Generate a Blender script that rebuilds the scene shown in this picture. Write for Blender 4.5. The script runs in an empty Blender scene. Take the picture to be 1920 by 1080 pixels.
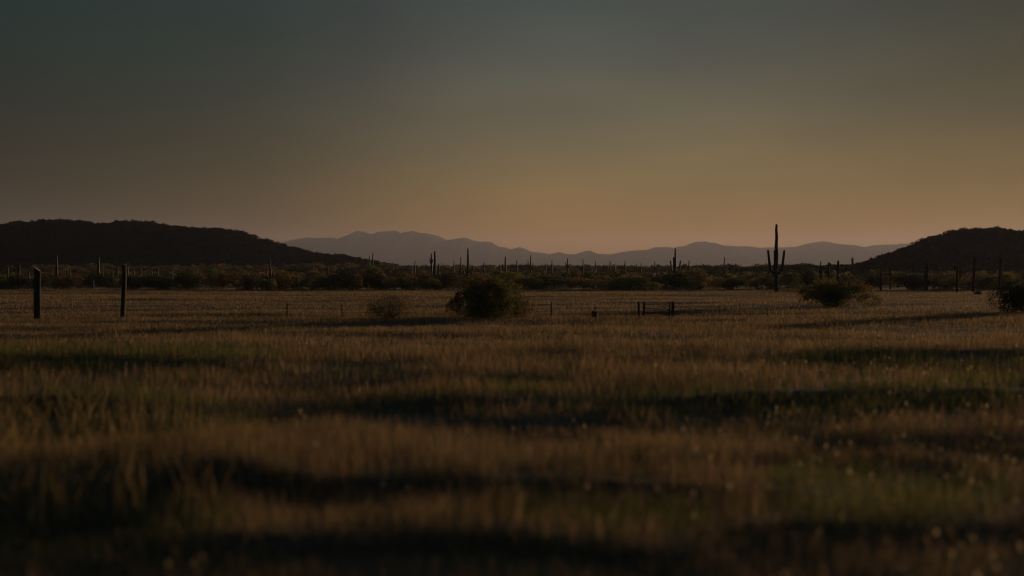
import bpy, math, random
import numpy as np
from mathutils import Vector

R = math.radians
scene = bpy.context.scene
COL = scene.collection

# ------------------------------------------------------------------ camera
F = 960 / math.tan(R(20))            # focal length in pixels of a 1920 wide frame
CAM_Z = 2.8
HOR = 503                            # image row of the horizon
cam_d = bpy.data.cameras.new('camera')
cam = bpy.data.objects.new('camera', cam_d)
COL.objects.link(cam)
scene.camera = cam
cam_d.sensor_width = 36
cam_d.lens = 18 / math.tan(R(20))
cam_d.clip_start = 0.3
cam_d.clip_end = 40000
cam.location = (0, 0, CAM_Z)
cam.rotation_euler = (R(90) - math.atan((540 - HOR) / F), 0, 0)
cam_d.dof.use_dof = True
cam_d.dof.focus_distance = 150
cam_d.dof.aperture_fstop = 0.48
cam_d.dof.aperture_blades = 0

# ------------------------------------------------------------------ light
SUN_EL, SUN_AZ = 4.0, 42.0           # azimuth clockwise from the view direction
world = bpy.data.worlds.new('World')
scene.world = world
world.use_nodes = True
wt = world.node_tree
bg = wt.nodes['Background']
sky = wt.nodes.new('ShaderNodeTexSky')
sky.sky_type = 'NISHITA'
sky.sun_disc = False
sky.sun_elevation = R(SUN_EL)
sky.sun_rotation = R(SUN_AZ)
sky.air_density = 1.0
sky.dust_density = 1.0
sky.ozone_density = 1.0
tc = wt.nodes.new('ShaderNodeTexCoord')
sep = wt.nodes.new('ShaderNodeSeparateXYZ')
wt.links.new(tc.outputs['Generated'], sep.inputs[0])


def ramp(tree, fac, stops, lo, hi):
    m = tree.nodes.new('ShaderNodeMapRange')
    m.inputs['From Min'].default_value = lo
    m.inputs['From Max'].default_value = hi
    tree.links.new(fac, m.inputs['Value'])
    top = max(1.0, max(max(c) for _, c in stops))      # a ramp holds 0..1, larger values are scaled afterwards
    r = tree.nodes.new('ShaderNodeValToRGB')
    r.color_ramp.interpolation = 'B_SPLINE'
    el = r.color_ramp.elements
    while len(el) < len(stops):
        el.new(0.5)
    for e, (p, c) in zip(el, stops):
        e.position = p
        e.color = (*[q / top for q in c], 1)
    tree.links.new(m.outputs[0], r.inputs[0])
    if top > 1:
        v = tree.nodes.new('ShaderNodeVectorMath')
        v.operation = 'SCALE'
        v.inputs['Scale'].default_value = top
        tree.links.new(r.outputs[0], v.inputs[0])
        return v.outputs[0]
    return r.outputs[0]


def mulcol(tree, a, b):
    m = tree.nodes.new('ShaderNodeMix')
    m.data_type = 'RGBA'
    m.blend_type = 'MULTIPLY'
    m.inputs['Factor'].default_value = 1
    tree.links.new(a, m.inputs['A'])
    tree.links.new(b, m.inputs['B'])
    return m.outputs['Result']


# sky glow graded by colour: dimmer upward and sideways, zenith raised to fill shade
hgt = ramp(wt, sep.outputs['Z'], [(0.0, (.55, .42, .46)), (0.05, (.51, .43, .40)), (0.11, (.40, .39, .43)), (0.2, (.155, .236, .295)), (.34, (.26, .32, .37)), (.75, (1.9, 2.2, 2.5))], 0.0, 1.0)
side = ramp(wt, sep.outputs['X'], [(0.0, (.07, .105, .14)), (0.25, (.25, .265, .29)), (.38, (.60, .58, .58)), (.5, (.77, .74, .72)), (.62, (.70, .70, .69)), (.78, (.48, .51, .51)), (1.0, (.15, .185, .18))], -0.36, 0.36)
c1 = mulcol(wt, sky.outputs[0], hgt)
c2 = mulcol(wt, c1, side)
back = ramp(wt, sep.outputs['Y'], [(0.0, (.30, .35, .42)), (.35, (.75, .8, .85)), (0.75, (1, 1, 1)), (1.0, (1, 1, 1))], -.4, .9)   # the sky away from the sun is darker
c2 = mulcol(wt, c2, back)
cool = ramp(wt, sep.outputs['Z'], [(0.0, (1, 1, 1)), (.35, (1.0, 1.0, 1.0)), (.7, (1.3, 1.8, 1.5)), (1.0, (2.0, 3.3, 2.6))], 0.0, .2)
mxx = wt.nodes.new('ShaderNodeMapRange')
mxx.inputs['From Min'].default_value = -.10
mxx.inputs['From Max'].default_value = -.34
wt.links.new(sep.outputs['X'], mxx.inputs['Value'])
mcool = wt.nodes.new('ShaderNodeMix')
mcool.data_type = 'RGBA'
mcool.inputs['A'].default_value = (1, 1, 1, 1)
wt.links.new(mxx.outputs[0], mcool.inputs['Factor'])
wt.links.new(cool, mcool.inputs['B'])
c2 = mulcol(wt, c2, mcool.outputs['Result'])
mp = wt.nodes.new('ShaderNodeMapping')
mp.inputs['Scale'].default_value = (5, 5, 16)
wt.links.new(tc.outputs['Generated'], mp.inputs[0])
nz = wt.nodes.new('ShaderNodeTexNoise')
nz.inputs['Scale'].default_value = 1.3
nz.inputs['Detail'].default_value = 5
wt.links.new(mp.outputs[0], nz.inputs['Vector'])
mottle = ramp(wt, nz.outputs['Fac'], [(0.0, (.84, .86, .89)), (1.0, (1.12, 1.10, 1.07))], .3, .7)   # faint uneven mottling of the sky
c3 = mulcol(wt, c2, mottle)
wt.links.new(c3, bg.inputs['Color'])
bg.inputs['Strength'].default_value = 0.1

sun_d = bpy.data.lights.new('sun', 'SUN')
sun = bpy.data.objects.new('sun', sun_d)
COL.objects.link(sun)
sun_d.energy = 2.5
sun_d.angle = R(0.5)
sun_d.color = (1.0, 0.68, 0.44)
sdir = Vector((math.sin(R(SUN_AZ)) * math.cos(R(SUN_EL)), math.cos(R(SUN_AZ)) * math.cos(R(SUN_EL)), math.sin(R(SUN_EL))))
sun.rotation_euler = sdir.to_track_quat('Z', 'Y').to_euler()
sun.location = (60, 40, 30)

scene.view_settings.view_transform = 'Standard'
scene.view_settings.look = 'None'
scene.view_settings.exposure = 0.0
scene.view_settings.gamma = 1.0
scene.render.engine = 'CYCLES'
scene.cycles.use_denoising = True
scene.cycles.filter_width = 1.1
scene.cycles.max_bounces = 6
scene.cycles.transparent_max_bounces = 4
scene.cycles.volume_bounces = 1

# ------------------------------------------------------------------ helpers
rng = np.random.default_rng(7)
random.seed(7)
PERM = np.random.default_rng(3).random((256, 256))


def vnoise(x, y, seed=0):
    x = np.asarray(x, float) + seed * 17.31
    y = np.asarray(y, float) + seed * 9.77
    xi, yi = np.floor(x).astype(int), np.floor(y).astype(int)
    fx, fy = x - xi, y - yi
    fx, fy = fx * fx * (3 - 2 * fx), fy * fy * (3 - 2 * fy)
    a = PERM[xi & 255, yi & 255]; b = PERM[(xi + 1) & 255, yi & 255]
    c = PERM[xi & 255, (yi + 1) & 255]; d = PERM[(xi + 1) & 255, (yi + 1) & 255]
    return (a * (1 - fx) + b * fx) * (1 - fy) + (c * (1 - fx) + d * fx) * fy


def fbm(x, y, oct=4, seed=0):
    s, a, t = 0, 1.0, 0
    for i in range(oct):
        s = s + a * vnoise(x * 2 ** i, y * 2 ** i, seed + i)
        t += a
        a *= .5
    return s / t


def at(px, py, D):
    """the point at distance D that the photograph shows at pixel px, py"""
    return ((px - 960) / F * D, D, CAM_Z + (HOR - py) / F * D)


def dist(py):
    """distance of flat ground seen at image row py"""
    return CAM_Z * F / (py - HOR)


def sstep(t):
    t = np.clip(t, 0, 1)
    return t * t * (3 - 2 * t)


# low banks in the pasture: (image row of the crest, from px, to px, height)
BANKS = [(655, 330, 1000, .22), (640, 1150, 1500, .10), (672, 1010, 2100, .38), (694, -300, 500, .62), (704, 560, 770, .22),
         (720, 850, 1080, .34), (764, 760, 2100, .46), (850, 470, 820, .24), (862, 1120, 1400, .22), (928, 380, 1560, .48),
         (905, -300, 440, .62), (770, -300, 430, .34), (830, 1480, 2100, .30), (985, 1380, 2200, .34), (1030, 300, 1300, .5),  # left bank added and near ones heightened for the shade they cast
         (594, 340, 700, .28), (592, 800, 1180, .14), (577, 1330, 1800, .32), (556, 640, 1000, .12), (590, 1660, 2000, .24),
         (551, -100, 330, .25), (565, 60, 420, .12), (589, -50, 240, .16)]


def ground_z(x, y):
    x, y = np.asarray(x, float), np.asarray(y, float)
    d = np.maximum(y, 1)
    near = 1 - sstep((d - 120) / 70)
    z = (fbm(x / 9, y / 3.2, 3, 5) - .5) * .26 * near * sstep((d - 5) / 6)
    z = z + (fbm(x / 60, y / 40, 2, 9) - .5) * .3 * near
    px = 960 + x / d * F
    for i, (py, xa, xb, A) in enumerate(BANKS):
        yc = dist(py)
        wob = (fbm(x / (yc * .17) + i * 7, y * 0 + i, 4, 11) - .5)
        c = yc + wob * yc * .16
        face = max(.7, yc * .035)
        m = sstep((px - xa) / 320 + .5) * (1 - sstep((px - xb) / 320 + .5))
        t = (y - c) / face
        up = sstep(t + 1)
        back = np.exp(-np.maximum(y - c, 0) / (yc * .16))
        z = z + .47 * A * m * up * back * (.25 + 1.5 * fbm(x / (yc * .12) + i * 3.7, y / (yc * .2), 3, 17)) * (y < c + yc)
    return z


def link(name, data, parent=None):
    o = bpy.data.objects.new(name, data)
    COL.objects.link(o)
    if parent is not None:
        o.parent = parent
    return o


def tag(o, label=None, cat=None, group=None, kind=None):
    for k, v in (('label', label), ('category', cat), ('group', group), ('kind', kind)):
        if v:
            o[k] = v
    return o


def mesh(name, V, faces_list, mat, col=None, smooth=False):
    """faces_list: list of int arrays (n, k)"""
    me = bpy.data.meshes.new(name)
    V = np.asarray(V, np.float32)
    loops = np.concatenate([f.ravel() for f in faces_list]).astype(np.int32)
    sizes = np.concatenate([np.full(len(f), f.shape[1]) for f in faces_list])
    starts = np.concatenate([[0], np.cumsum(sizes)[:-1]]).astype(np.int32)
    me.vertices.add(len(V)); me.vertices.foreach_set('co', V.ravel())
    me.loops.add(len(loops)); me.loops.foreach_set('vertex_index', loops)
    me.polygons.add(len(sizes)); me.polygons.foreach_set('loop_start', starts)
    if smooth:
        me.polygons.foreach_set('use_smooth', np.ones(len(sizes), bool))
    if col is not None:
        a = me.color_attributes.new('col', 'FLOAT_COLOR', 'POINT')
        c = np.ones((len(V), 4), np.float32); c[:, :3] = col
        a.data.foreach_set('color', c.ravel())
    me.update(calc_edges=True)
    me.materials.append(mat)
    return me


def grid_faces(n, m, wrap=False):
    i, j = np.meshgrid(np.arange(n - 1), np.arange(m if wrap else m - 1), indexing='ij')
    j2 = (j + 1) % m
    return np.stack([i * m + j, i * m + j2, (i + 1) * m + j2, (i + 1) * m + j], -1).reshape(-1, 4)


class Tubes:
    """collects tapered tubes and boxes into one mesh"""
    def __init__(s):
        s.V, s.Q, s.n = [], [], 0

    def tube(s, pts, rad, sides=8, ribs=0, depth=.12, side=None, cap=True):
        pts = np.asarray(pts, float); rad = np.asarray(rad, float)
        if cap:                                   # rounded tip
            d = pts[-1] - pts[-2]; d /= np.linalg.norm(d); r = rad[-1]
            ex = [pts[-1] + d * r * q for q in (.45, .8, .97, 1.02)]
            pts = np.vstack([pts, ex]); rad = np.concatenate([rad, r * np.array([.88, .58, .25, .02])])
        t = np.gradient(pts, axis=0); t /= np.linalg.norm(t, axis=1)[:, None]
        b = np.array([0, 1.0, 0]) if side is None else np.asarray(side, float)
        B = b[None] - t * (t @ b)[:, None]; B /= np.linalg.norm(B, axis=1)[:, None]
        N = np.cross(B, t)
        m = ribs * 2 if ribs else sides
        a = np.arange(m) / m * 2 * math.pi
        k = 1 + (depth * np.cos(np.arange(m) * math.pi) if ribs else 0 * a)
        ring = (N[:, None] * np.cos(a)[None, :, None] + B[:, None] * np.sin(a)[None, :, None]) * (rad[:, None] * k[None])[:, :, None]
        s.V.append((pts[:, None] + ring).reshape(-1, 3))
        s.Q.append(grid_faces(len(pts), m, True) + s.n); s.n += len(pts) * m
        return s

    def build(s, name, mat, parent=None, smooth=True, data_only=False):
        me = mesh(name, np.concatenate(s.V), [np.concatenate(s.Q)], mat, smooth=smooth)
        return me if data_only else link(name, me, parent)


# ------------------------------------------------------------------ materials
def mat_new(name):
    m = bpy.data.materials.new(name); m.use_nodes = True
    t = m.node_tree
    return m, t, t.nodes['Principled BSDF'], t.nodes['Material Output']


def mat_noise(name, stops, scale, rough=.9, bump=0, bump_scale=None, detail=6, dist_=.0, spec=.2):
    m, t, p, o = mat_new(name)
    co = t.nodes.new('ShaderNodeTexCoord')
    n = t.nodes.new('ShaderNodeTexNoise'); n.inputs['Scale'].default_value = scale; n.inputs['Detail'].default_value = detail
    n.inputs['Distortion'].default_value = dist_
    t.links.new(co.outputs['Object'], n.inputs['Vector'])
    t.links.new(ramp(t, n.outputs['Fac'], stops, .25, .75), p.inputs['Base Color'])
    p.inputs['Roughness'].default_value = rough
    p.inputs['Specular IOR Level'].default_value = spec
    if bump:
        n2 = t.nodes.new('ShaderNodeTexNoise'); n2.inputs['Scale'].default_value = bump_scale or scale * 4; n2.inputs['Detail'].default_value = 5
        t.links.new(co.outputs['Object'], n2.inputs['Vector'])
        b = t.nodes.new('ShaderNodeBump'); b.inputs['Strength'].default_value = bump; b.inputs['Distance'].default_value = .05
        t.links.new(n2.outputs['Fac'], b.inputs['Height']); t.links.new(b.outputs[0], p.inputs['Normal'])
    return m


def mat_leaf(name, transl=.45, tint=False, gloss=.0):
    """thin plant tissue: colour from the mesh, part of the light passes through"""
    m, t, p, o = mat_new(name)
    a = t.nodes.new('ShaderNodeAttribute'); a.attribute_name = 'col'
    c = a.outputs['Color']
    if tint:
        oi = t.nodes.new('ShaderNodeObjectInfo')
        c = mulcol(t, c, oi.outputs['Color'])
    t.links.new(c, p.inputs['Base Color'])
    p.inputs['Roughness'].default_value = .75
    p.inputs['Specular IOR Level'].default_value = gloss
    tr = t.nodes.new('ShaderNodeBsdfTranslucent'); t.links.new(c, tr.inputs['Color'])
    mx = t.nodes.new('ShaderNodeMixShader'); mx.inputs[0].default_value = transl
    t.links.new(p.outputs[0], mx.inputs[1]); t.links.new(tr.outputs[0], mx.inputs[2]); t.links.new(mx.outputs[0], o.inputs['Surface'])
    return m


M_SOIL = mat_noise('dry_soil', [(0, (.04, .027, .016)), (.5, (.09, .06, .031)), (1, (.145, .098, .05))], .35, bump=.6, bump_scale=6, detail=10)
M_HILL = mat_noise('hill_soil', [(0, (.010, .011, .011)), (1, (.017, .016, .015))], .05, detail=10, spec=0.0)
M_MOUNT = mat_noise('mountain_rock', [(0, (.05, .045, .04)), (1, (.085, .072, .065))], .004, detail=10, spec=0.0)
M_GRASS = mat_leaf('grass_blades', .5, gloss=.1)
M_LEAF = mat_leaf('shrub_leaves', .42, tint=True, gloss=.1)
M_TWIG = mat_noise('twig_bark', [(0, (.035, .026, .018)), (1, (.09, .065, .042))], 8)
M_CACTUS = mat_noise('saguaro_skin', [(0, (.020, .026, .014)), (.6, (.036, .043, .023)), (1, (.06, .062, .038))], 2.2, rough=.6, bump=.4, bump_scale=14)
M_WOOD = mat_noise('weathered_wood', [(0, (.035, .028, .021)), (.6, (.075, .058, .041)), (1, (.14, .11, .078))], 5, bump=.5, bump_scale=22, dist_=1.5)
M_CUT = mat_noise('cut_wood', [(0, (.15, .115, .06)), (1, (.28, .22, .12))], 14)
M_STEEL = mat_noise('rusty_steel', [(0, (.012, .008, .006)), (1, (.034, .022, .015))], 10, rough=.9)
M_PALE = mat_noise('weathered_grey_steel', [(0, (.12, .115, .10)), (1, (.22, .21, .19))], 9, rough=.5)
M_ROCK = mat_noise('red_rock', [(0, (.10, .05, .03)), (1, (.24, .13, .08))], 3, bump=.8)

# ------------------------------------------------------------------ ground, hills, mountains
ang = np.concatenate([np.linspace(-27, 27, 260), np.linspace(27, 333, 110)[1:-1]])
ang = np.radians(ang)
rad = np.concatenate([np.linspace(1.5, 9, 10), np.geomspace(9.25, 190, 210), np.geomspace(200, 12000, 50)])
RR, AA = np.meshgrid(rad, ang, indexing='ij')
X, Y = RR * np.sin(AA), RR * np.cos(AA)
Z = ground_z(X, Y) * (Y > 2)
V = np.stack([X, Y, Z], -1).reshape(-1, 3)
n0, m0 = RR.shape
V = np.vstack([V, [[0, 0, 0]]])
faces = [grid_faces(n0, m0, True)]
cen = len(V) - 1
j = np.arange(m0)
faces.append(np.stack([np.full(m0, cen), (j + 1) % m0, j], -1))
tag(link('ground', mesh('ground', V, faces, M_SOIL, smooth=True)), 'dry pasture ground reaching to the horizon', kind='structure')

LEFT_HILL = [(-900, 500), (-620, 470), (-400, 442), (-200, 428), (-80, 431), (0, 433), (17.8, 425.6), (40, 420), (66.7, 415), (100, 413), (129, 414.4), (160, 416.7), (176, 420.4), (204, 421), (229, 415.6), (287, 416.7),
             (302, 422), (344, 427.8), (400, 430), (422, 432), (453, 435.6), (464, 441), (489, 449), (515.6, 455.6), (544, 463.3), (560, 467.8), (578, 474.4), (611, 477.8), (629, 477.8), (667, 484.4),
             (689, 489), (711, 494.4), (756, 500), (800, 503)]
RIGHT_HILL = [(1480, 502), (1570, 500), (1612, 496.5), (1632, 493), (1648, 487), (1666, 480), (1693, 470.3), (1714, 464), (1728, 455), (1753, 445.8), (1777, 439.7), (1792, 432.6), (1810, 431), (1828, 429.5),
              (1855, 429.5), (1871, 432.6), (1906, 436.7), (1960, 444), (2040, 452), (2150, 470), (2300, 490), (2400, 502)]
RANGE = [(250, 492), (330, 480), (400, 470), (470, 463), (530, 456.7), (555.6, 450.7), (577.8, 446.2), (588.9, 447.8), (606.7, 445.8), (622, 446.7), (633, 447), (642, 450.4), (655.6, 444.9), (668.9, 438.9), (678.9, 434.4), (691, 437.8),
         (700, 440.4), (711, 440), (724.4, 433.8), (735.6, 432.7), (746.7, 434), (755.6, 437.3), (764.4, 435.6), (775.5, 432.7), (790.6, 439.1), (804.8, 439.5), (821, 441.8), (839.5, 451.3), (851.7, 449.9), (861.9, 447.3), (876, 447.5),
         (890.4, 452.6), (923, 455), (935.2, 462.8), (951.5, 465.2), (958.7, 467.8), (974, 464), (984, 466.8), (996.4, 472.3), (1010.6, 473.3), (1031, 476), (1047.3, 472.1), (1061.5, 476.2), (1077.8, 476.6), (1100.5, 469.9),
         (1113, 476.3), (1142.5, 476.7), (1180, 470.4), (1196.7, 468.8), (1215.4, 469.4), (1230, 463.5), (1242.5, 462.5), (1257, 465.4), (1267.5, 464.2), (1292.5, 459.8), (1305, 454.6), (1319.6, 452.5), (1338, 460.4), (1371.7, 461.5),
         (1398.8, 462.9), (1410, 465.3), (1443, 463), (1492.6, 463.9), (1514.8, 459.3), (1531.5, 453.7), (1551.9, 457), (1581.5, 463.3), (1616.5, 466.3), (1642.7, 459), (1673, 463.6), (1689.6, 458), (1708, 464.8), (1760, 470), (1830, 478), (1950, 486), (2100, 496)]


def profile(tab):
    a = np.array(tab, float)
    return lambda px: np.interp(px, a[:, 0], a[:, 1])


def hill_fn(tab, D, W, lift, back=1.0):
    pf = profile(tab)

    def f(x, y):
        px = 960 + x / D * F
        h = np.maximum(CAM_Z + (HOR + lift - pf(px)) / F * D, 0)
        v = np.clip((y - D) / np.where(y < D, W, W * back), -1, 1)
        h = h * (.5 + .5 * np.cos(v * math.pi)) ** .8
        return h
    return f


def hill(name, tab, D, W, drop, mat, nx, ny, label, spur=0, sc=1):
    f = hill_fn(tab, D, W, drop)
    x = (np.linspace(tab[0][0], tab[-1][0], nx) - 960) / F * D
    y = D + np.linspace(-1, 1, ny) * W
    XX, YY = np.meshgrid(x, y, indexing='ij')
    ZZ = f(XX, YY)
    if spur:                                        # ridges and gullies running down from the crest
        off = np.abs(YY - D) / W
        n = np.abs(fbm(XX / sc + fbm(XX / sc, YY / sc, 2, 30) * 1.2, YY / (sc * 2.2), 5, 21) * 2 - 1)
        ZZ = ZZ * (1 - spur * n * sstep(off * 5))
    if spur:                                        # small crags along the crest
        ZZ = ZZ * (1 + .05 * (fbm(XX / 90, YY / 260, 4, 33) - .5) * 2)
    ZZ = ZZ - .6
    me = mesh(name, np.stack([XX, YY, ZZ], -1).reshape(-1, 3), [grid_faces(nx, ny)], mat, smooth=True)
    o = tag(link(name, me), label, kind='structure')
    return f


LD, LW, RD, RW = 650, 140, 520, 120
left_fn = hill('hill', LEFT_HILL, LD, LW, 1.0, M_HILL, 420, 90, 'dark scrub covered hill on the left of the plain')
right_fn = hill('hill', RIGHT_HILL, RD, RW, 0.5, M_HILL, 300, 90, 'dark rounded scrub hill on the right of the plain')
hill('mountains', RANGE, 9000, 2600, 0, M_MOUNT, 1100, 120, 'hazy far mountain range along the horizon', .12, 520)

# ------------------------------------------------------------------ grass
DRY = np.array([(.42, .255, .125), (.36, .215, .105), (.47, .30, .16), (.33, .185, .09), (.28, .19, .085), (.22, .175, .065)])
GREEN = np.array([(.12, .135, .032), (.17, .165, .045), (.085, .105, .026), (.24, .20, .065)])


def blades(P, h, w, lean, colr, seeds=0.0):
    """one mesh of curved tapering blades; P (n,2)"""
    n = len(P)
    z0 = ground_z(P[:, 0], P[:, 1]) - .02
    az = rng.uniform(0, 2 * math.pi, n)
    d = np.stack([np.cos(az), np.sin(az)], -1)
    face = rng.uniform(0, 2 * math.pi, n)
    s = np.stack([np.cos(face), np.sin(face)], -1)
    L = (h * lean)[:, None]

    def lvl(t, wf):
        c = P + d * L * t * t
        z = z0 + h * t * (1 - .25 * lean * t)
        a = np.concatenate([c - s * (w * wf / 2)[:, None], z[:, None]], 1)
        b = np.concatenate([c + s * (w * wf / 2)[:, None], z[:, None]], 1)
        return a, b
    a0, b0 = lvl(0, 1.0); a1, b1 = lvl(.45, .85); a2, b2 = lvl(.8, .5); tp = lvl(1, 0)[0]
    V = np.stack([a0, b0, a1, b1, a2, b2, tp], 1).reshape(-1, 3)
    i = np.arange(n)[:, None] * 7
    q = np.concatenate([i + [0, 1, 3, 2], i + [2, 3, 5, 4]]); t = i + [4, 5, 6]
    C = np.repeat(colr, 7, 0)
    fl = [q, t]
    sx = 960 + P[:, 0] / P[:, 1] * F
    k = rng.random(n) < seeds * (.06 + .36 * sstep((sx - 1150) / 500))
    if k.any():                                      # fluffy seed heads on some stems
        tpk = tp[k]; m = len(tpk); hh = rng.uniform(.05, .10, m); ww = rng.uniform(.012, .022, m)
        quads = []
        for q_ in range(2):
            a_ = face[k] + q_ * 1.57
            s_ = np.stack([np.cos(a_), np.sin(a_), 0 * a_], -1) * ww[:, None]
            up = np.stack([d[k][:, 0] * .25, d[k][:, 1] * .25, np.ones(m)], -1) * hh[:, None]
            quads.append(np.stack([tpk - up * .5, tpk + s_, tpk + up * .6, tpk - s_], 1))
        SV = np.concatenate(quads).reshape(-1, 3)
        fl.append(len(V) + np.arange(len(SV)).reshape(-1, 4))
        V = np.vstack([V, SV]); C = np.vstack([C, np.tile([[.52, .40, .22]], (len(SV), 1)) * rng.uniform(.8, 1.15, (len(SV), 1))])
    return V, fl, C


def scatter(n, d0, d1, margin=1.12):
    y = np.sqrt(rng.uniform(d0 * d0, d1 * d1, n))
    x = rng.uniform(-1, 1, n) * (y * .364 * margin + 2)
    return np.stack([x, y], -1)


# green patches: (px, py, half width px, half height px)
PATCH = [(150, 688, 330, 26), (380, 676, 200, 16), (970, 735, 100, 26), (1450, 772, 560, 24), (760, 770, 160, 16), (1700, 690, 330, 16), (1650, 960, 280, 80),
         (90, 1000, 330, 60), (240, 800, 260, 60), (680, 705, 90, 12), (1150, 1000, 180, 30), (1870, 740, 120, 40)]


def greenness(P):
    px = 960 + P[:, 0] / P[:, 1] * F
    py = HOR + CAM_Z * F / P[:, 1]
    g = np.zeros(len(P))
    for (a, b, c, e) in PATCH:
        g = np.maximum(g, 1.45 * np.exp(-(((px - a) / c) ** 2 + ((py - b) / e) ** 2)))
    return g + (fbm(P[:, 0] / 3, P[:, 1] / 2, 3, 41) - .5) * .9


ZONES = [(110000, 8.5, 24, .0055, .46, .035), (120000, 24, 48, .009, .44, .05), (190000, 48, 85, .012, .30, .02), (330000, 85, 196, .022, .21, 0)]
dryV, greenV = [], []
for n, d0, d1, w0, h0, sd in ZONES:
    P = scatter(n, d0, d1)
    dens = fbm(P[:, 0] / (d0 * .11), P[:, 1] / (d0 * (.045 if d0 < 40 else .10)), 4, 51)
    keep = rng.random(n) < sstep((dens - .30) / .28) * .9 + (.1 if d0 < 48 else .35 if d0 < 85 else .5)
    P = P[keep]; dens = dens[keep]; n = len(P)
    zb = ground_z(P[:, 0], P[:, 1])
    tall = fbm(P[:, 0] / 1.1, P[:, 1] / 1.1, 3, 61)
    low = sstep((zb + .12) / .26)                     # grass shortened in hollows so its tips stay in shade
    h = h0 * rng.uniform(.45, 1.15, n) * (.35 + 1.0 * tall) * (.62 + .48 * low)
    w = w0 * rng.uniform(.6, 1.4, n)
    lean = np.abs(rng.normal(0, .38, n)).clip(0, 1.1)
    g = greenness(P)
    isg = rng.random(n) < np.maximum(sstep((g - .35) / .5) * .85, .2)
    var = rng.uniform(.65, 1.25, n)[:, None] * (.75 + .5 * fbm(P[:, 0] / 4, P[:, 1] / 2, 3, 71))[:, None]
    cd = DRY[rng.integers(0, len(DRY), n)] * var
    cg = GREEN[rng.integers(0, len(GREEN), n)] * var
    k = ~isg
    dryV.append(blades(P[k], h[k], w[k], lean[k], cd[k], sd))
    greenV.append(blades(P[isg], h[isg] * .9, w[isg] * 1.3, lean[isg], cg[isg], sd * .3))


# taller bent stalks standing on the near left
n = 2600
y = rng.uniform(15, 27, n); x = ((rng.uniform(-220, 470, n)) - 960) / F * y
P = np.stack([x, y], -1)
P = P[(fbm(x / .8, y / .8, 3, 14) > .46) & (rng.random(n) > sstep((960 + x / y * F - 120) / 380))]; n = len(P)
dryV.append(blades(P, rng.uniform(.4, .95, n), rng.uniform(.010, .026, n), np.abs(rng.normal(.35, .5, n)).clip(0, 1.3), DRY[rng.integers(0, 6, n)] * rng.uniform(.5, 1.0, (n, 1)) * np.array([.9, 1, .8]), 0))


def merge(parts):
    V, C, Q, T, o = [], [], [], [], 0
    for v, fl, c in parts:
        V.append(v); C.append(c)
        for f in fl:
            (Q if f.shape[1] == 4 else T).append(f + o)
        o += len(v)
    return np.concatenate(V), [np.concatenate(Q), np.concatenate(T)] if T else [np.concatenate(Q)], np.concatenate(C)


v, f, c = merge(dryV)
tag(link('dry_grass', mesh('dry_grass', v, f, M_GRASS, c)), 'tawny dry grass covering the pasture', 'grass', kind='stuff')
v, f, c = merge(greenV)
tag(link('green_grass', mesh('green_grass', v, f, M_GRASS, c)), 'patches of low green grass in the pasture hollows', 'grass', kind='stuff')


# ------------------------------------------------------------------ shrubs
def crown(seed, rx, ry, rz, n, leaf, lobes=9, colr=(.075, .072, .028), spiky=0.0, base=.05, fill=.45, gap=.38, lobe=(.24, .42)):
    """leaf cards in a domed cluster of lobes, with gaps between them"""
    g = np.random.default_rng(seed)
    cs, rs = [], []
    for i in range(lobes):
        a = g.uniform(0, 2 * math.pi); q = math.sqrt(g.uniform(0, 1)) * .72; hz = g.uniform(.16, .74)
        q *= (1.12 - hz * .7)
        cs.append((math.cos(a) * q * rx, math.sin(a) * q * ry, hz * rz)); rs.append(g.uniform(*lobe))
    cs, rs = np.array(cs), np.array(rs)
    k = g.integers(0, lobes, n)
    u = g.normal(size=(n, 3)); u /= np.linalg.norm(u, axis=1)[:, None]
    rr = g.uniform(fill, 1.0, n) ** .6
    rr = np.where(g.random(n) < .1, rr * g.uniform(1, 1.3, n), rr)
    P = cs[k] + u * (rr * rs[k])[:, None] * np.array([rx, ry, rz]) * 1.05
    clump = fbm(P[:, 0] / rx * 4 + seed, (P[:, 1] / ry + P[:, 2] / rz) * 4, 3, seed % 50)
    ok = (P[:, 2] > base * rz) & (clump > gap)
    P = P[ok]; k = k[ok]; n = len(P)
    P[:, 0] *= rx * .97 / np.percentile(np.abs(P[:, 0]), 97.5)
    P[:, 1] *= ry * .97 / np.percentile(np.abs(P[:, 1]), 97.5)
    P[:, 2] *= rz * .96 / np.percentile(P[:, 2], 98)
    cs = cs * np.array([.95, .95, .9])
    if spiky:
        tipz = np.clip((P[:, 2] / rz - .5) * 2, 0, 1)
        P[:, 2] += spiky * rz * g.random(n) ** 3 * tipz
    a = g.normal(size=(n, 3)); a[:, 2] += spiky * 6; a /= np.linalg.norm(a, axis=1)[:, None]
    b = np.cross(a, g.normal(size=(n, 3))); b /= np.linalg.norm(b, axis=1)[:, None]
    s = (leaf * g.uniform(.5, 1.5, n))[:, None]
    a = a * s * (1 + spiky * 2); b = b * s * .42
    V = np.stack([P - a, P + b, P + a, P - b], 1).reshape(-1, 3)
    Q = np.arange(len(V)).reshape(-1, 4)
    base_c = np.array(colr) * g.uniform(.7, 1.35, (lobes, 3))[k] * g.uniform(.75, 1.3, (n, 1))
    return V, Q, np.repeat(base_c, 4, 0), cs


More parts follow.
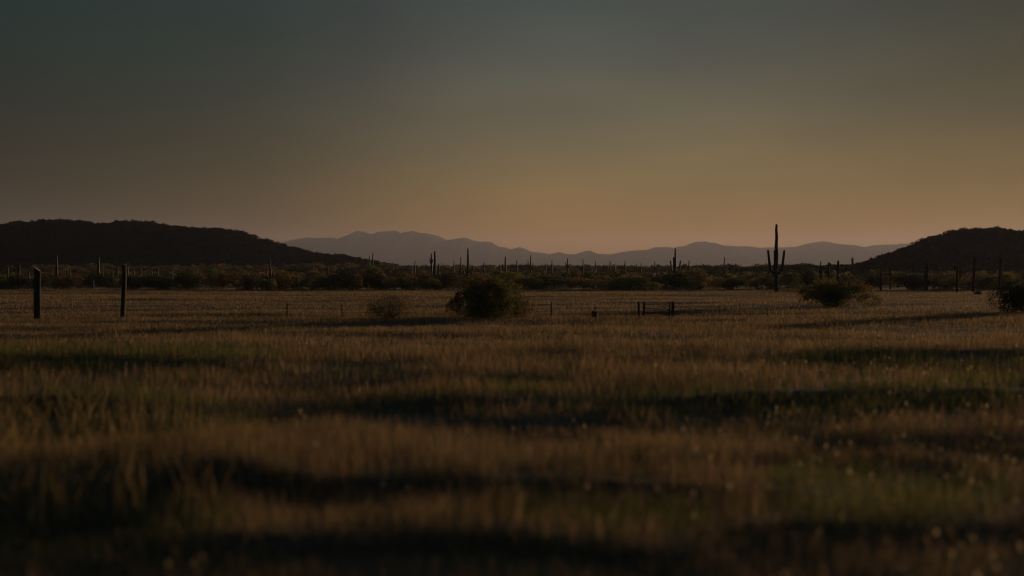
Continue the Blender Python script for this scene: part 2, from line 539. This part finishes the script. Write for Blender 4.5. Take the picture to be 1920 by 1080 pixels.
def stems(cs, seed, r0, extra=0, rz=1, rx=1):
    g = np.random.default_rng(seed)
    t = Tubes()
    tips = [np.array(c) for c in cs]
    for i in range(extra):
        a = g.uniform(0, 6.28); q = g.uniform(.3, 1.0)
        tips.append(np.array((math.cos(a) * q * rx, math.sin(a) * q * rx, rz * g.uniform(.55, 1.05) * (1.15 - .4 * q))))
    for c in tips:
        s = np.array((g.normal() * .05, g.normal() * .05, -.1))
        mid = s * .45 + c * .55 + np.array((0, 0, -.1 * c[2])) + g.normal(size=3) * .06
        t.tube([s, (s + mid) / 2 + g.normal(size=3) * .03, mid, (mid + c) / 2 + g.normal(size=3) * .04, c], r0 * np.array([1, .85, .65, .45, .2]), 5, cap=False)
    return t


def big_bush(name, label, px, base_py, wpx, top_py, seed, n, leaf, colr, tint, stemr=.03, depth=1.0, extra=0, **kw):
    D = dist(base_py)
    rx = wpx / 2 / F * D; rz = (base_py - top_py) / F * D
    x = (px - 960) / F * D
    e = link(name, None); e.location = (x, D, float(ground_z(x, D)) - .03)
    tag(e, label, 'bush')
    V, Q, C, cs = crown(seed, rx, rx * depth, rz, n, leaf, colr=colr, **kw)
    fo = link('foliage', mesh('foliage', V, [Q], M_LEAF, C), e); fo.color = (*tint, 1)
    stems(cs, seed, stemr, extra, rz, rx).build('stem', M_TWIG, e)
    return e


big_bush('round_bush', 'large round dark bush behind the wire fence, golden on its sunny side', 914, 601, 142, 523, 12, 26000, .055, (.135, .118, .034), (.92, .95, .9), lobes=38, gap=.36, lobe=(.13, .30), stemr=.04, extra=10)
big_bush('twiggy_bush', 'sparse see-through twiggy bush beside the wire fence', 730, 602, 92, 549, 23, 4200, .035, (.10, .08, .034), (1, 1, 1), lobes=12, stemr=.016, extra=46, fill=.2)
big_bush('feathery_bush', 'feathery upright bush with sunlit tips, right of the three armed saguaro', 1568, 578, 128, 529, 31, 15000, .06, (.15, .125, .04), (.92, .95, .9), lobes=24, lobe=(.15, .32), extra=26, stemr=.022, spiky=.22)
big_bush('dark_bush', 'dense blackish green bush cut off by the right edge of the picture', 1934, 593, 122, 530, 43, 16000, .06, (.035, .040, .016), (1, 1, 1), lobes=12, stemr=.035, extra=6)

# landmarks that the labels lean on
MARKS = [(-15, 'the left picture edge'), (70, 'the thick pale topped post'), (231, 'the tall slim post'), (355, 'the sunlit saguaro row'), (507, 'the shadowed two armed saguaro'),
         (610, 'the left hill foot'), (696, 'the two bare saguaros'), (760, 'the twiggy bush'), (815, 'the tall one arm saguaro'), (877, 'the saguaro behind the round bush'),
         (947, 'the candelabra saguaro'), (1034, 'the rusty fence post'), (1115, 'the short stump'), (1200, 'the left gate posts'), (1266, 'the many armed saguaro'),
         (1358, 'the slim low armed saguaro'), (1455, 'the giant saguaro'), (1540, 'the pointed saguaro'), (1625, 'the right hill foot'),
         (1735, 'the twin dark saguaros'), (1827, 'the tallest right hand saguaro'), (1925, 'the right picture edge')]
USED = set()


def where(px, own=None):
    c = sorted((abs(px - m[0]), m) for m in MARKS if m[1] != own)
    out = []
    for d, (mx, ph) in c[:3]:
        s = 'left' if px < mx else 'right'
        q = 'directly behind' if d < 5 else ('immediately ' + s + ' of' if d < 16 else ('just ' + s + ' of' if d < 32 else ('well ' + s + ' of' if d < 55 else 'far ' + s + ' of')))
        out.append(q + ' ' + ph)
    return out


def unique(desc, px, own=None):
    for w in where(px, own):
        t = desc + ' ' + w
        if t not in USED and len(t.split()) <= 16:
            USED.add(t)
            return t
    for k in ('another', 'one more'):
        t = k + ' ' + desc + ' ' + where(px, own)[0]
        if t not in USED:
            USED.add(t)
            return t
    return desc


# the belt of shrubs along the far edge of the field: a few crowns, copied
protos = []
for i in range(7):
    V, Q, C, _ = crown(100 + i, 1.0, .9, 1.0, 5200, .042, lobes=7 + i, colr=(.165, .138, .05))
    protos.append(mesh('field_shrub', V, [Q], M_LEAF, C))
TINTS = {'dark olive': (.55, .58, .6), 'golden olive': (1.2, 1.0, .7), 'brownish': (.95, .75, .65), 'yellow green': (1.25, 1.25, .7), 'blackish green': (.36, .42, .5)}
BELT = [(396, 56, 506, 'yellow green'), (436, 64, 511, 'brownish'), (470, 46, 514, 'dark olive'), (528, 60, 514, 'brownish'), (576, 56, 520, 'dark olive'), (624, 92, 513, 'blackish green'), (664, 50, 523, 'yellow green'),
        (700, 60, 500, 'brownish'), (744, 58, 522, 'dark olive'), (786, 54, 520, 'golden olive'), (846, 66, 508, 'dark olive'), (905, 50, 514, 'golden olive'), (944, 74, 511, 'yellow green'), (982, 46, 519, 'golden olive'), (1046, 104, 516, 'dark olive'),
        (1086, 60, 521, 'golden olive'), (1128, 66, 522, 'brownish'), (1182, 112, 517, 'yellow green'), (1252, 104, 511, 'blackish green'), (1304, 86, 507, 'brownish'), (1350, 52, 520, 'golden olive'), (1386, 56, 521, 'dark olive'),
        (1412, 30, 523, 'golden olive'), (1438, 40, 518, 'blackish green'), (1482, 58, 509, 'dark olive'), (1512, 60, 506, 'blackish green'), (340, 66, 511, 'dark olive'), (286, 70, 514, 'dark olive'), (232, 60, 516, 'dark olive'),
        (180, 74, 513, 'blackish green'), (128, 62, 515, 'brownish'), (84, 58, 517, 'blackish green'), (34, 66, 514, 'blackish green'), (-10, 60, 516, 'dark olive'), (1640, 66, 514, 'blackish green'), (1690, 70, 512, 'dark olive'),
        (1746, 64, 516, 'blackish green'), (1790, 56, 520, 'dark olive'), (1846, 70, 517, 'dark olive'), (1896, 64, 512, 'golden olive'), (1930, 60, 506, 'dark olive'), (1590, 60, 517, 'blackish green'),
        (810, 34, 524, 'golden olive'), (604, 44, 521, 'golden olive'), (502, 36, 523, 'yellow green'), (1228, 40, 520, 'dark olive'), (1150, 36, 526, 'blackish green'), (1010, 44, 524, 'dark olive'), (720, 40, 526, 'brownish')]
for i, (px, w, top, tn) in enumerate(BELT):
    D = 178 + random.uniform(0, 14) + (6 if top < 512 else 0)
    x, y, z = at(px, top, D)
    o = link('field_shrub', protos[i % 7])
    o.location = (x, y, -.2)
    o.scale = (w / 2 / F * D * 1.15, w / 2 / F * D * 1.0, z + .2)
    o.rotation_euler.z = random.uniform(0, 6.28)
    k = random.uniform(.85, 1.15)
    o.color = (*[q * k for q in TINTS[tn]], 1)
    size = 'broad' if w > 80 else ('rounded' if w > 52 else 'small')
    tag(o, unique('%s %s field edge shrub' % (size, tn), px), 'shrub', 'shrubs along the far edge of the field')

# scrub beyond the belt and on the hills: nobody could count it
LOD = []
for i in range(6):
    V, Q, C, _ = crown(200 + i, 1.0, 1.0, 1.0, 300, .16, lobes=6, colr=(.115, .095, .036), fill=.5)
    LOD.append((V.reshape(-1, 4, 3), C.reshape(-1, 4, 3)))


def mass(name, pos, rad_, hgt_, label, tint):
    VV, CC = [], []
    g = np.random.default_rng(99)
    for i in range(len(pos)):
        v, c = LOD[i % 6]
        a = g.uniform(0, 6.28); ca, sa = math.cos(a), math.sin(a)
        r, h = rad_[i], hgt_[i]
        o = np.empty_like(v)
        o[..., 0] = (v[..., 0] * ca - v[..., 1] * sa) * r + pos[i, 0]
        o[..., 1] = (v[..., 0] * sa + v[..., 1] * ca) * r + pos[i, 1]
        o[..., 2] = v[..., 2] * h + pos[i, 2]
        VV.append(o.reshape(-1, 3)); CC.append((c * g.uniform(.55, 1.4) * np.array([g.uniform(.9, 1.1), 1, g.uniform(.8, 1.2)])).reshape(-1, 3))
    V = np.concatenate(VV)
    o = tag(link(name, mesh(name, V, [np.arange(len(V)).reshape(-1, 4)], M_LEAF, np.concatenate(CC))), label, 'scrub', kind='stuff')
    o.color = (*tint, 1)


n = 3200
y = np.sqrt(rng.uniform(206 ** 2, 640 ** 2, n)); x = rng.uniform(-1, 1, n) * (y * .42)
keep = fbm(x / 45, y / 30, 3, 81) > .34
x, y = x[keep], y[keep]
z = np.maximum(left_fn(x, y), right_fn(x, y)) - .65
z = np.where(z > -.5, z, -.05)
n2 = 3000
y2 = np.exp(rng.uniform(math.log(560), math.log(3200), n2)); x2 = rng.uniform(-1, 1, n2) * (y2 * .40)
z2 = np.maximum(left_fn(x2, y2), right_fn(x2, y2)) - .65
x, y, z = np.concatenate([x, x2]), np.concatenate([y, y2]), np.concatenate([z, np.where(z2 > -.5, z2, -.1)])
r = rng.uniform(.9, 2.3, len(x)) * (1 + (y - 206) / 450)
h = .6 + 1.7 * rng.random(len(x)) ** 1.6 * (.4 + 1.0 * fbm(x / 25, y / 60, 3, 88))
ok = z < 2.5
x, y, z, r, h = x[ok], y[ok], z[ok], r[ok], h[ok]
mass('desert_scrub', np.stack([x, y, z], -1), r, h, 'mixed low desert scrub covering the plain beyond the field', (1.1, 1, .85))
pp = []
for fn, D, W, tab, cnt in ((left_fn, LD, LW, LEFT_HILL, 2600), (right_fn, RD, RW, RIGHT_HILL, 1700)):
    px = rng.uniform(max(tab[0][0], -120), min(tab[-1][0], 2040), cnt)
    yy = D + rng.uniform(-.95, .12, cnt) * W
    xx = (px - 960) / F * D
    pp.append(np.stack([xx, yy, fn(xx, yy) - .75], -1))
pp = np.concatenate(pp); pp = pp[pp[:, 2] > .2]
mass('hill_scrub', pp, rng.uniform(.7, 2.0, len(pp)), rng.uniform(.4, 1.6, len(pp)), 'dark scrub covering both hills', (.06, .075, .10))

# ------------------------------------------------------------------ saguaros
SAG = 'saguaros standing across the desert plain'


def ground_any(x, y):
    z = 0.0
    if y > 300:
        z = max(float(left_fn(np.array(x), np.array(y))), float(right_fn(np.array(x), np.array(y)))) - .6
    return max(z, 0.0) if y > 196 else float(ground_z(x, y))


def saguaro(label, px, top, D, wpx, arms=(), lean=0.0, ribs=13, base_r=.8, tip_r=.62, dead=False):
    """arms: (tip px, tip row, join row, width px, depth offset m)"""
    x, y, zt = at(px, top, D)
    zb = ground_any(x, y) - .1
    H = zt - zb
    bx = x + lean / F * D
    big = wpx > 3.2 or len(arms) > 0
    wpx = wpx * (1.5 if wpx < 4 else 1.0)
    r = wpx / 2 / F * D
    ts = np.linspace(0, 1, 13)
    g = random.Random(int(px * 7))
    wob = [g.gauss(0, .03) * H / 8 for _ in ts]
    pts = [((x - bx) * t + w * math.sin(t * 3), 0, H * t) for t, w in zip(ts, wob)]
    prof = np.interp(ts, [0, .08, .35, .6, .97, 1.0], [base_r, base_r * 1.02, 1.0, .95, tip_r, tip_r * .9])
    tb = Tubes().tube(pts, r * prof, ribs=ribs, depth=.09)
    e = link('saguaro', None) if big else None
    if not big:
        o = tb.build('saguaro', M_CACTUS)
        o.location = (bx, y, zb)
        return tag(o, label, 'cactus', SAG)
    e.location = (bx, y, zb)
    tag(e, label, 'cactus', SAG)
    tb.build('trunk', M_CACTUS, e)
    for (apx, atop, ajoin, aw, dy) in arms:
        ax = (apx - px) / F * D
        zj = CAM_Z + (HOR - ajoin) / F * D - zb
        za = CAM_Z + (HOR - atop) / F * D - zb
        ra = aw * (1.5 if aw < 3 else 1.0) / 2 / F * D
        a = math.hypot(ax, dy); ux, uy = ax / a, dy / a
        cx = float(np.interp(zj, [p[2] for p in pts], [p[0] for p in pts]))
        el = min((za - zj) * .42, a * 1.0)
        P = []
        for t in np.linspace(0, 1, 8):
            P.append((a * .78 * math.sin(t * math.pi / 2), zj + el * (1 - math.cos(t * math.pi / 2))))
        for t in np.linspace(0, 1, 6)[1:]:
            P.append((a * (.78 + .22 * t), zj + el + (za - zj - el) * t))
        P3 = [(cx + ux * q, uy * q, zz) for q, zz in P]
        rr = ra * np.interp(np.linspace(0, 1, len(P)), [0, .15, .6, 1], [.78, .95, 1.0, .8])
        Tubes().tube(P3, rr, ribs=10, depth=.09, side=(-uy, ux, 0)).build('arm', M_CACTUS, e)
    return e


def sag(desc, px, top, D, w, arms=(), own=None, **kw):
    """own: a full label; else desc is placed by its nearest landmarks"""
    lb = own or unique(desc, px)
    return saguaro(lb, px, top, D, w, arms, **kw)


sag('', 1455.7, 422, 166, 6.4, [(1440, 470.5, 514, 5.0, -.12), (1471, 470.8, 514, 5.0, .12), (1452.0, 470.5, 511, 3.8, -.24)], own='giant saguaro at the field edge, tallest on the skyline, arms raised on both sides', ribs=16, tip_r=.66, base_r=1.08)
sag('', 815.3, 472, 205, 3.4, [(822.8, 495, 522, 2.0, .1)], own='tall saguaro with one detached looking right arm, before the far range')
sag('', 808.9, 476, 250, 2.4, [(805.8, 484, 494, 1.2, -.1), (811.6, 486, 492, 1.2, .1)], own='thin saguaro with two stubby high arms, close behind a thicker trunk')
sag('', 877.5, 466.7, 215, 2.9, [(867, 499.5, 517, 1.6, -.1), (886.9, 500.5, 517, 1.8, .15), (881.6, 494.5, 512, 1.2, -.2)], own='tall saguaro rising straight behind the large round bush, low arms spread')
sag('', 947.5, 481.7, 300, 2.4, [(936.3, 497, 517, 1.6, -.1), (942.3, 498, 515, 1.3, -.3), (953.8, 500, 516, 1.5, .2)], own='candelabra saguaro with three low upcurved arms, right of the round bush')
sag('', 995.2, 478.4, 380, 1.9, [(990, 488.5, 505, 1.3, -.2), (999.8, 494, 506, 1.2, .2), (993.4, 496, 506, 1.2, -.4)], own='small slender saguaro with close upright arms, over the scrub mid way to the stump')
sag('', 1266, 466.2, 270, 2.6, [(1257, 489.5, 512, 2.0, -.1), (1276.3, 489.5, 511, 2.1, .1), (1262.5, 483, 505, 1.9, -.3), (1261.6, 497, 508, 1.6, -.5)], own='saguaro with many stacked arms rising behind the gate')
sag('', 506.8, 485.2, 200, 2.4, [(499.6, 508, 523, 1.7, -.1), (513, 509, 522, 1.8, .1)], own='shadowed two armed saguaro in front of the left hill')
sag('', 1064.2, 485, 400, 2.0, [(1060.3, 492.5, 500, 1.3, -.2), (1068, 497, 502, 1.6, .2)], own='thick far saguaro with one short left arm and a knob, left of the stump')
sag('', 1358.2, 482.7, 300, 1.7, [(1354.6, 501, 510, 1.2, -.2), (1363.4, 499, 511, 1.1, .2)], own='slim saguaro with tiny low arms, half way from gate to giant saguaro')
sag('', 1538.7, 490.5, 165, 5.0, [(1543.2, 498, 503, 1.7, -.2)], own='thick pointed saguaro behind the feathery bush, leftmost of three', tip_r=.35)
sag('', 1553.4, 492.8, 165, 2.9, [(1557.2, 495.5, 494.5, 2.4, -.05)], own='saguaro with a bent drooping crown behind the feathery bush, middle of three')
sag('', 1571.7, 490.3, 165, 3.4, own='leaning saguaro behind the feathery bush, rightmost of three', lean=-2.4, tip_r=.85)
sag('', 1598.3, 484.4, 330, 4.0, own='short stout saguaro alone on the low right hill slope', tip_r=.9)
sag('', 692.7, 479.6, 330, 1.7, own='left and shorter one of two bare saguaros at the left hill foot')
sag('', 699.4, 475, 320, 2.3, own='right and taller one of two bare saguaros at the left hill foot')
# right hand group before the hill
sag('', 1651.3, 504.4, 176, 4.2, own='short dark saguaro at the field edge right of the feathery bush')
sag('', 1669.4, 491.5, 185, 2.8, own='dark bare saguaro before the right hill, first tall one from the feathery bush')
sag('', 1733.7, 500, 182, 2.2, own='shorter left trunk of the twin dark saguaros before the right hill')
sag('', 1738, 494.3, 178, 3.3, own='taller right trunk of the twin dark saguaros before the right hill')
sag('', 1794, 497.6, 160, 2.9, own='dark saguaro trunk with base on the pale field, before the right hill')
sag('', 1799.6, 490.5, 210, 2.6, own='dark saguaro just behind another trunk, left of the tallest right hand one')
sag('', 1827, 478.8, 163, 4.0, own='tallest dark saguaro before the right hill, leaning slightly right', lean=-2.6, tip_r=.8)
sag('', 1876.4, 484, 185, 3.0, own='dark leaning saguaro above the blackish bush at the right edge', lean=-4.5, tip_r=.8)
# left hand group, caught by the sun
for px, top, D, w, ln, d in [(36.6, 495.6, 187, 2.6, -2, 'sunlit bare saguaro trunk'), (14.6, 501, 230, 2.2, 0, 'short sunlit saguaro'), (53.7, 509, 235, 2.0, 2, 'low leaning saguaro'), (106.5, 478.5, 225, 2.9, 0, 'tall pale saguaro'),
                             (131, 504, 240, 1.8, 2, 'thin leaning saguaro'), (97, 504, 260, 1.8, 0, 'thin short saguaro'), (185.2, 483, 222, 3.4, -2, 'tall pale leaning saguaro'), (174.8, 525, 186, 2.0, 0, 'stub of a pale saguaro'),
                             (220.4, 499, 250, 2.2, -1, 'medium bare saguaro'), (238.9, 492.4, 235, 2.6, 0, 'sunlit straight saguaro'), (250.5, 507, 260, 2.4, 0, 'short stout saguaro'), (264.8, 504, 270, 1.9, 0, 'short thin saguaro'),
                             (284, 502, 270, 2.0, 0, 'short grey saguaro'), (295.8, 502.6, 280, 2.0, 0, 'short straight saguaro'), (211, 502.6, 280, 1.7, 0, 'short thin saguaro'), (191.7, 500.7, 290, 1.8, 1, 'slim far saguaro'),
                             (362.4, 502, 200, 2.3, 0, 'bare saguaro'), (323, 506, 260, 2.0, 0, 'short bare saguaro'), (338, 506, 270, 2.0, 0, 'low bare saguaro'), (587.7, 489, 420, 1.3, 0, 'hair thin saguaro'), (591.7, 498, 420, 1.3, 0, 'hair thin short saguaro'),
                             (615, 500, 300, 1.6, 0, 'thin saguaro')]:
    sag(d + ' below the left hill', px, top, D, w, lean=ln)
# small ones along the skyline of the plain
for px, top, D, w, d in [(737.4, 492, 480, 1.1, 'hair thin'), (772.6, 493, 420, 1.2, 'short'), (778.2, 488.7, 420, 1.5, 'slim'), (828.6, 492.5, 500, 1.2, 'tiny'), (851.3, 489, 400, 1.8, 'stout'), (864.1, 482.5, 330, 1.8, 'tall slim'),
                         (900, 498.5, 480, 1.4, 'tiny'), (907, 492.3, 430, 1.5, 'slim'), (927.8, 496.5, 480, 1.3, 'tiny'), (969.2, 489, 390, 1.8, 'straight'), (1015.3, 495, 450, 1.2, 'thin'), (1023.4, 495, 450, 1.9, 'stubby'),
                         (1035, 488.7, 400, 1.7, 'straight'), (1093.3, 486.2, 260, 1.6, 'needle thin'), (1116.7, 489.6, 420, 1.4, 'slim'), (1143.9, 489.6, 360, 1.9, 'stout'), (1171.9, 489.6, 340, 1.8, 'straight'), (1193.5, 495, 480, 1.2, 'tiny'),
                         (1202, 494, 450, 1.4, 'thin'), (1227.7, 491, 360, 1.6, 'slim'), (1292, 488.7, 340, 1.9, 'stout'), (1379.3, 494.2, 420, 1.4, 'slim'), (1389.2, 495, 450, 1.2, 'thin'), (1153, 499, 460, 1.6, 'stubby'), (1108.6, 500, 470, 1.4, 'tiny')]:
    sag(d + ' armless skyline saguaro', px, top, D, w)


# ------------------------------------------------------------------ posts, fence, gate
def post_mesh(w, h, sides=10, slant=0.0, taper=.9, seed=0):
    g = random.Random(seed)
    zs = np.linspace(0, 1, 9)
    V = []
    for i, t in enumerate(zs):
        for k in range(sides):
            a = k / sides * 2 * math.pi
            r = w / 2 * (1 + (taper - 1) * t) * (1 + .10 * math.sin(a * 3 + seed) + g.uniform(-.03, .03))
            zz = h * t - (slant * math.cos(a) * (w / 2) if i == len(zs) - 1 else 0)
            V.append((r * math.cos(a) + .02 * math.sin(t * 4 + seed), r * math.sin(a), zz))
    return np.array(V), grid_faces(9, sides, True), np.arange(8 * sides, 9 * sides)[None]


def wood_post(name, label, px, top, base, wpx, slant, lean=0, seed=1):
    D = dist(base)
    x, y, zt = at(px, top, D)
    zb = float(ground_z(x, y)) - .25
    w = wpx / F * D
    V, Q, top_f = post_mesh(w, zt - zb, 12, slant, .92, seed)
    V[:, 0] += V[:, 2] / (zt - zb) * lean / F * D
    e = link(name, None); e.location = (x, y, zb)
    tag(e, label, 'post', 'posts and fence at the near pasture line')
    link('shaft', mesh('shaft', V, [Q], M_WOOD, smooth=True), e)
    tv = V[top_f[0]] + np.array([0, 0, .003]); c = tv.mean(0) + np.array([0, 0, w * .08])
    m = len(tv)
    fv = np.vstack([tv, c]); ff = np.stack([np.arange(m), (np.arange(m) + 1) % m, np.full(m, m)], -1)
    link('cut_end', mesh('cut_end', fv, [ff], M_CUT), e)
    return e


wood_post('wooden_post', 'thick dark wooden post with a slanted pale cut top', 70.5, 505, 599, 13, .7, 0, 3)
wood_post('wooden_post', 'tall slimmer wooden post, second in from the left', 230, 496, 598, 9, .4, 3, 5)

FD = 76.0                                             # the fence line
fence = link('wire_fence', None)
fence.location = (0, FD, 0)
tag(fence, 'low wire fence on thin posts crossing the pasture beside the round bush', 'fence')
FP = [(440, 578, 1.2, 'grey'), (538.5, 569, 3.0, 'wood'), (641.3, 572, 2.0, 'rust'), (748, 574, 1.4, 'rust'), (857, 577, 1.6, 'grey'), (943.3, 573, 1.6, 'grey'), (1033.6, 567.5, 2.6, 'rust'), (1350, 575, 1.4, 'rust'), (1440, 577, 1.2, 'rust')]
tops = []
for i, (px, top, w, kind) in enumerate(FP):
    x, _, zt = at(px, top, FD)
    zb = float(ground_z(x, FD)) - .2
    if kind == 'wood':
        V, Q, tf = post_mesh(w / F * FD, zt - zb, 10, .3, .95, 9)
        V += np.array([x, 0, zb])
        o = link('post', mesh('post', V, [Q, tf], M_WOOD), fence)
        o['label'] = 'thicker wooden fence post with a sunlit side'
    else:
        o = Tubes().tube([(x, 0, zb), (x + .005, 0, (zb + zt) / 2), (x, 0, zt)], [w / 2 / F * FD] * 3, 6, cap=True).build('post', M_PALE if kind == 'grey' else M_STEEL, fence)
        o['label'] = 'pale grey steel fence post' if kind == 'grey' else 'thin rusty steel fence post'
    tops.append((x, zt, float(ground_z(x, FD))))
gate_xl, gate_xr = (1196 - 960) / F * FD, (1262 - 960) / F * FD
segs = [(a, b) for a, b in zip(tops[:-1], tops[1:]) if not (a[0] < gate_xl < b[0])]
segs.append((tops[6], (gate_xl, 1.0, 0.0))); segs.append(((gate_xr, 1.0, 0.0), tops[7]))
for k in range(4):
    t = Tubes()
    for (x0, z0, g0), (x1, z1, g1) in segs:
        u = .93 - k * .22
        za, zc = g0 + (z0 - g0) * u, g1 + (z1 - g1) * u
        t.tube([(x0, -.03, za), ((x0 + x1) / 2, -.03, (za + zc) / 2 - .03), (x1, -.03, zc)], [.006] * 3, 4, cap=False)
    t.build('wire', M_STEEL, fence)

gate = link('field_gate', None)
gate.location = (0, FD - .3, 0)
tag(gate, 'small dark five bar field gate between stout posts', 'gate')
for i, (px, top, base, w) in enumerate([(1197.3, 565.5, 599, 5.2), (1207.4, 565.5, 596, 5.0), (1254.8, 566, 600, 3.0), (1260.3, 565, 601, 6.0)]):
    x, _, zt = at(px, top, FD)
    V, Q, tf = post_mesh(w / F * FD, zt + .3 - .0, 10, .25, .95, 20 + i)
    V += np.array([x, 0, -.3])
    link('post', mesh('post', V, [Q, tf], M_WOOD), gate)
for i, py in enumerate((570.8, 578.4, 586, 592, 597)):
    xa, _, z = at(1208.5, py, FD); xb = at(1254.5, py, FD)[0]
    dz = .012 * (i - 2)
    Tubes().tube([(xa, -.02, z - dz * .3), ((xa + xb) / 2, -.02, z - .012), (xb, -.02, z + dz)], [.019] * 3, 8, cap=False).build('rail', M_WOOD, gate)

# stump, weed and stone
x, y, zt = at(1115, 583.5, FD - 1)
st = link('tree_stump', None); st.location = (x, y, float(ground_z(x, y)) - .1)
tag(st, 'short dark stump in the grass left of the gate', 'stump')
hh = zt - st.location.z
V, Q, tf = post_mesh(.27, hh, 12, .25, 1.22, 33)
link('shaft', mesh('shaft', V, [Q], M_WOOD, smooth=True), st)
tv = V[tf[0]] + np.array([0, 0, .003]); m = len(tv)
link('cut_end', mesh('cut_end', np.vstack([tv, tv.mean(0)]), [np.stack([np.arange(m), (np.arange(m) + 1) % m, np.full(m, m)], -1)], M_TWIG), st)
wx, wy, wz = at(1117, 577, FD + 1)
we = link('tall_weed', None); we.location = (wx, wy, float(ground_z(wx, wy)))
tag(we, 'single tall weed with a dark head above the stump', 'weed')
Tubes().tube([(0, 0, 0), (.02, 0, .3), (-.01, 0, wz - we.location.z)], [.008, .007, .005], 5).build('stem', M_TWIG, we)
V, Q, C, _ = crown(77, .075, .07, .11, 160, .022, lobes=4, colr=(.05, .045, .03))
V[:, 2] += wz - we.location.z - .06
link('seed_head', mesh('seed_head', V, [Q], M_LEAF, C), we)

x, y, zt = at(1834, 546, dist(553))
g = np.random.default_rng(5)
u = np.linspace(0, math.pi, 14); w_ = np.linspace(0, 2 * math.pi, 20, endpoint=False)
UU, WW = np.meshgrid(u, w_, indexing='ij')
nx, ny, nz = np.sin(UU) * np.cos(WW), np.sin(UU) * np.sin(WW), np.cos(UU)
rr = .75 + .5 * fbm(nx * 1.6 + 5, ny * 1.6 + nz * 1.3, 3, 91)
V = np.stack([nx * rr * .42, ny * rr * .34, nz * rr * .30], -1).reshape(-1, 3)
o = link('boulder', mesh('boulder', V, [grid_faces(14, 20, True)], M_ROCK, smooth=True))
o.location = (x, y, float(ground_z(x, y)) + .12)
tag(o, 'reddish boulder lying at the field edge below the tallest right hand saguaro', 'boulder')

# ------------------------------------------------------------------ evening haze over the plain
hm = bpy.data.materials.new('evening_haze'); hm.use_nodes = True
ht = hm.node_tree
ht.nodes.remove(ht.nodes['Principled BSDF'])
pv = ht.nodes.new('ShaderNodeVolumePrincipled')
pv.inputs['Color'].default_value = (.87, .88, .97, 1)
pv.inputs['Density'].default_value = 5.5e-5
pv.inputs['Anisotropy'].default_value = .3
ht.links.new(pv.outputs[0], ht.nodes['Material Output'].inputs['Volume'])
bx = np.array([(sx * 12600, sy * 12600, zz) for zz in (-2.5, 262) for sx, sy in ((-1, -1), (1, -1), (1, 1), (-1, 1))], float)
bf = np.array([(0, 3, 2, 1), (4, 5, 6, 7), (0, 1, 5, 4), (1, 2, 6, 5), (2, 3, 7, 6), (3, 0, 4, 7)])
hz = link('haze', mesh('haze', bx, [bf], hm))
tag(hz, 'thin evening haze lying over the whole plain', 'haze', kind='stuff')
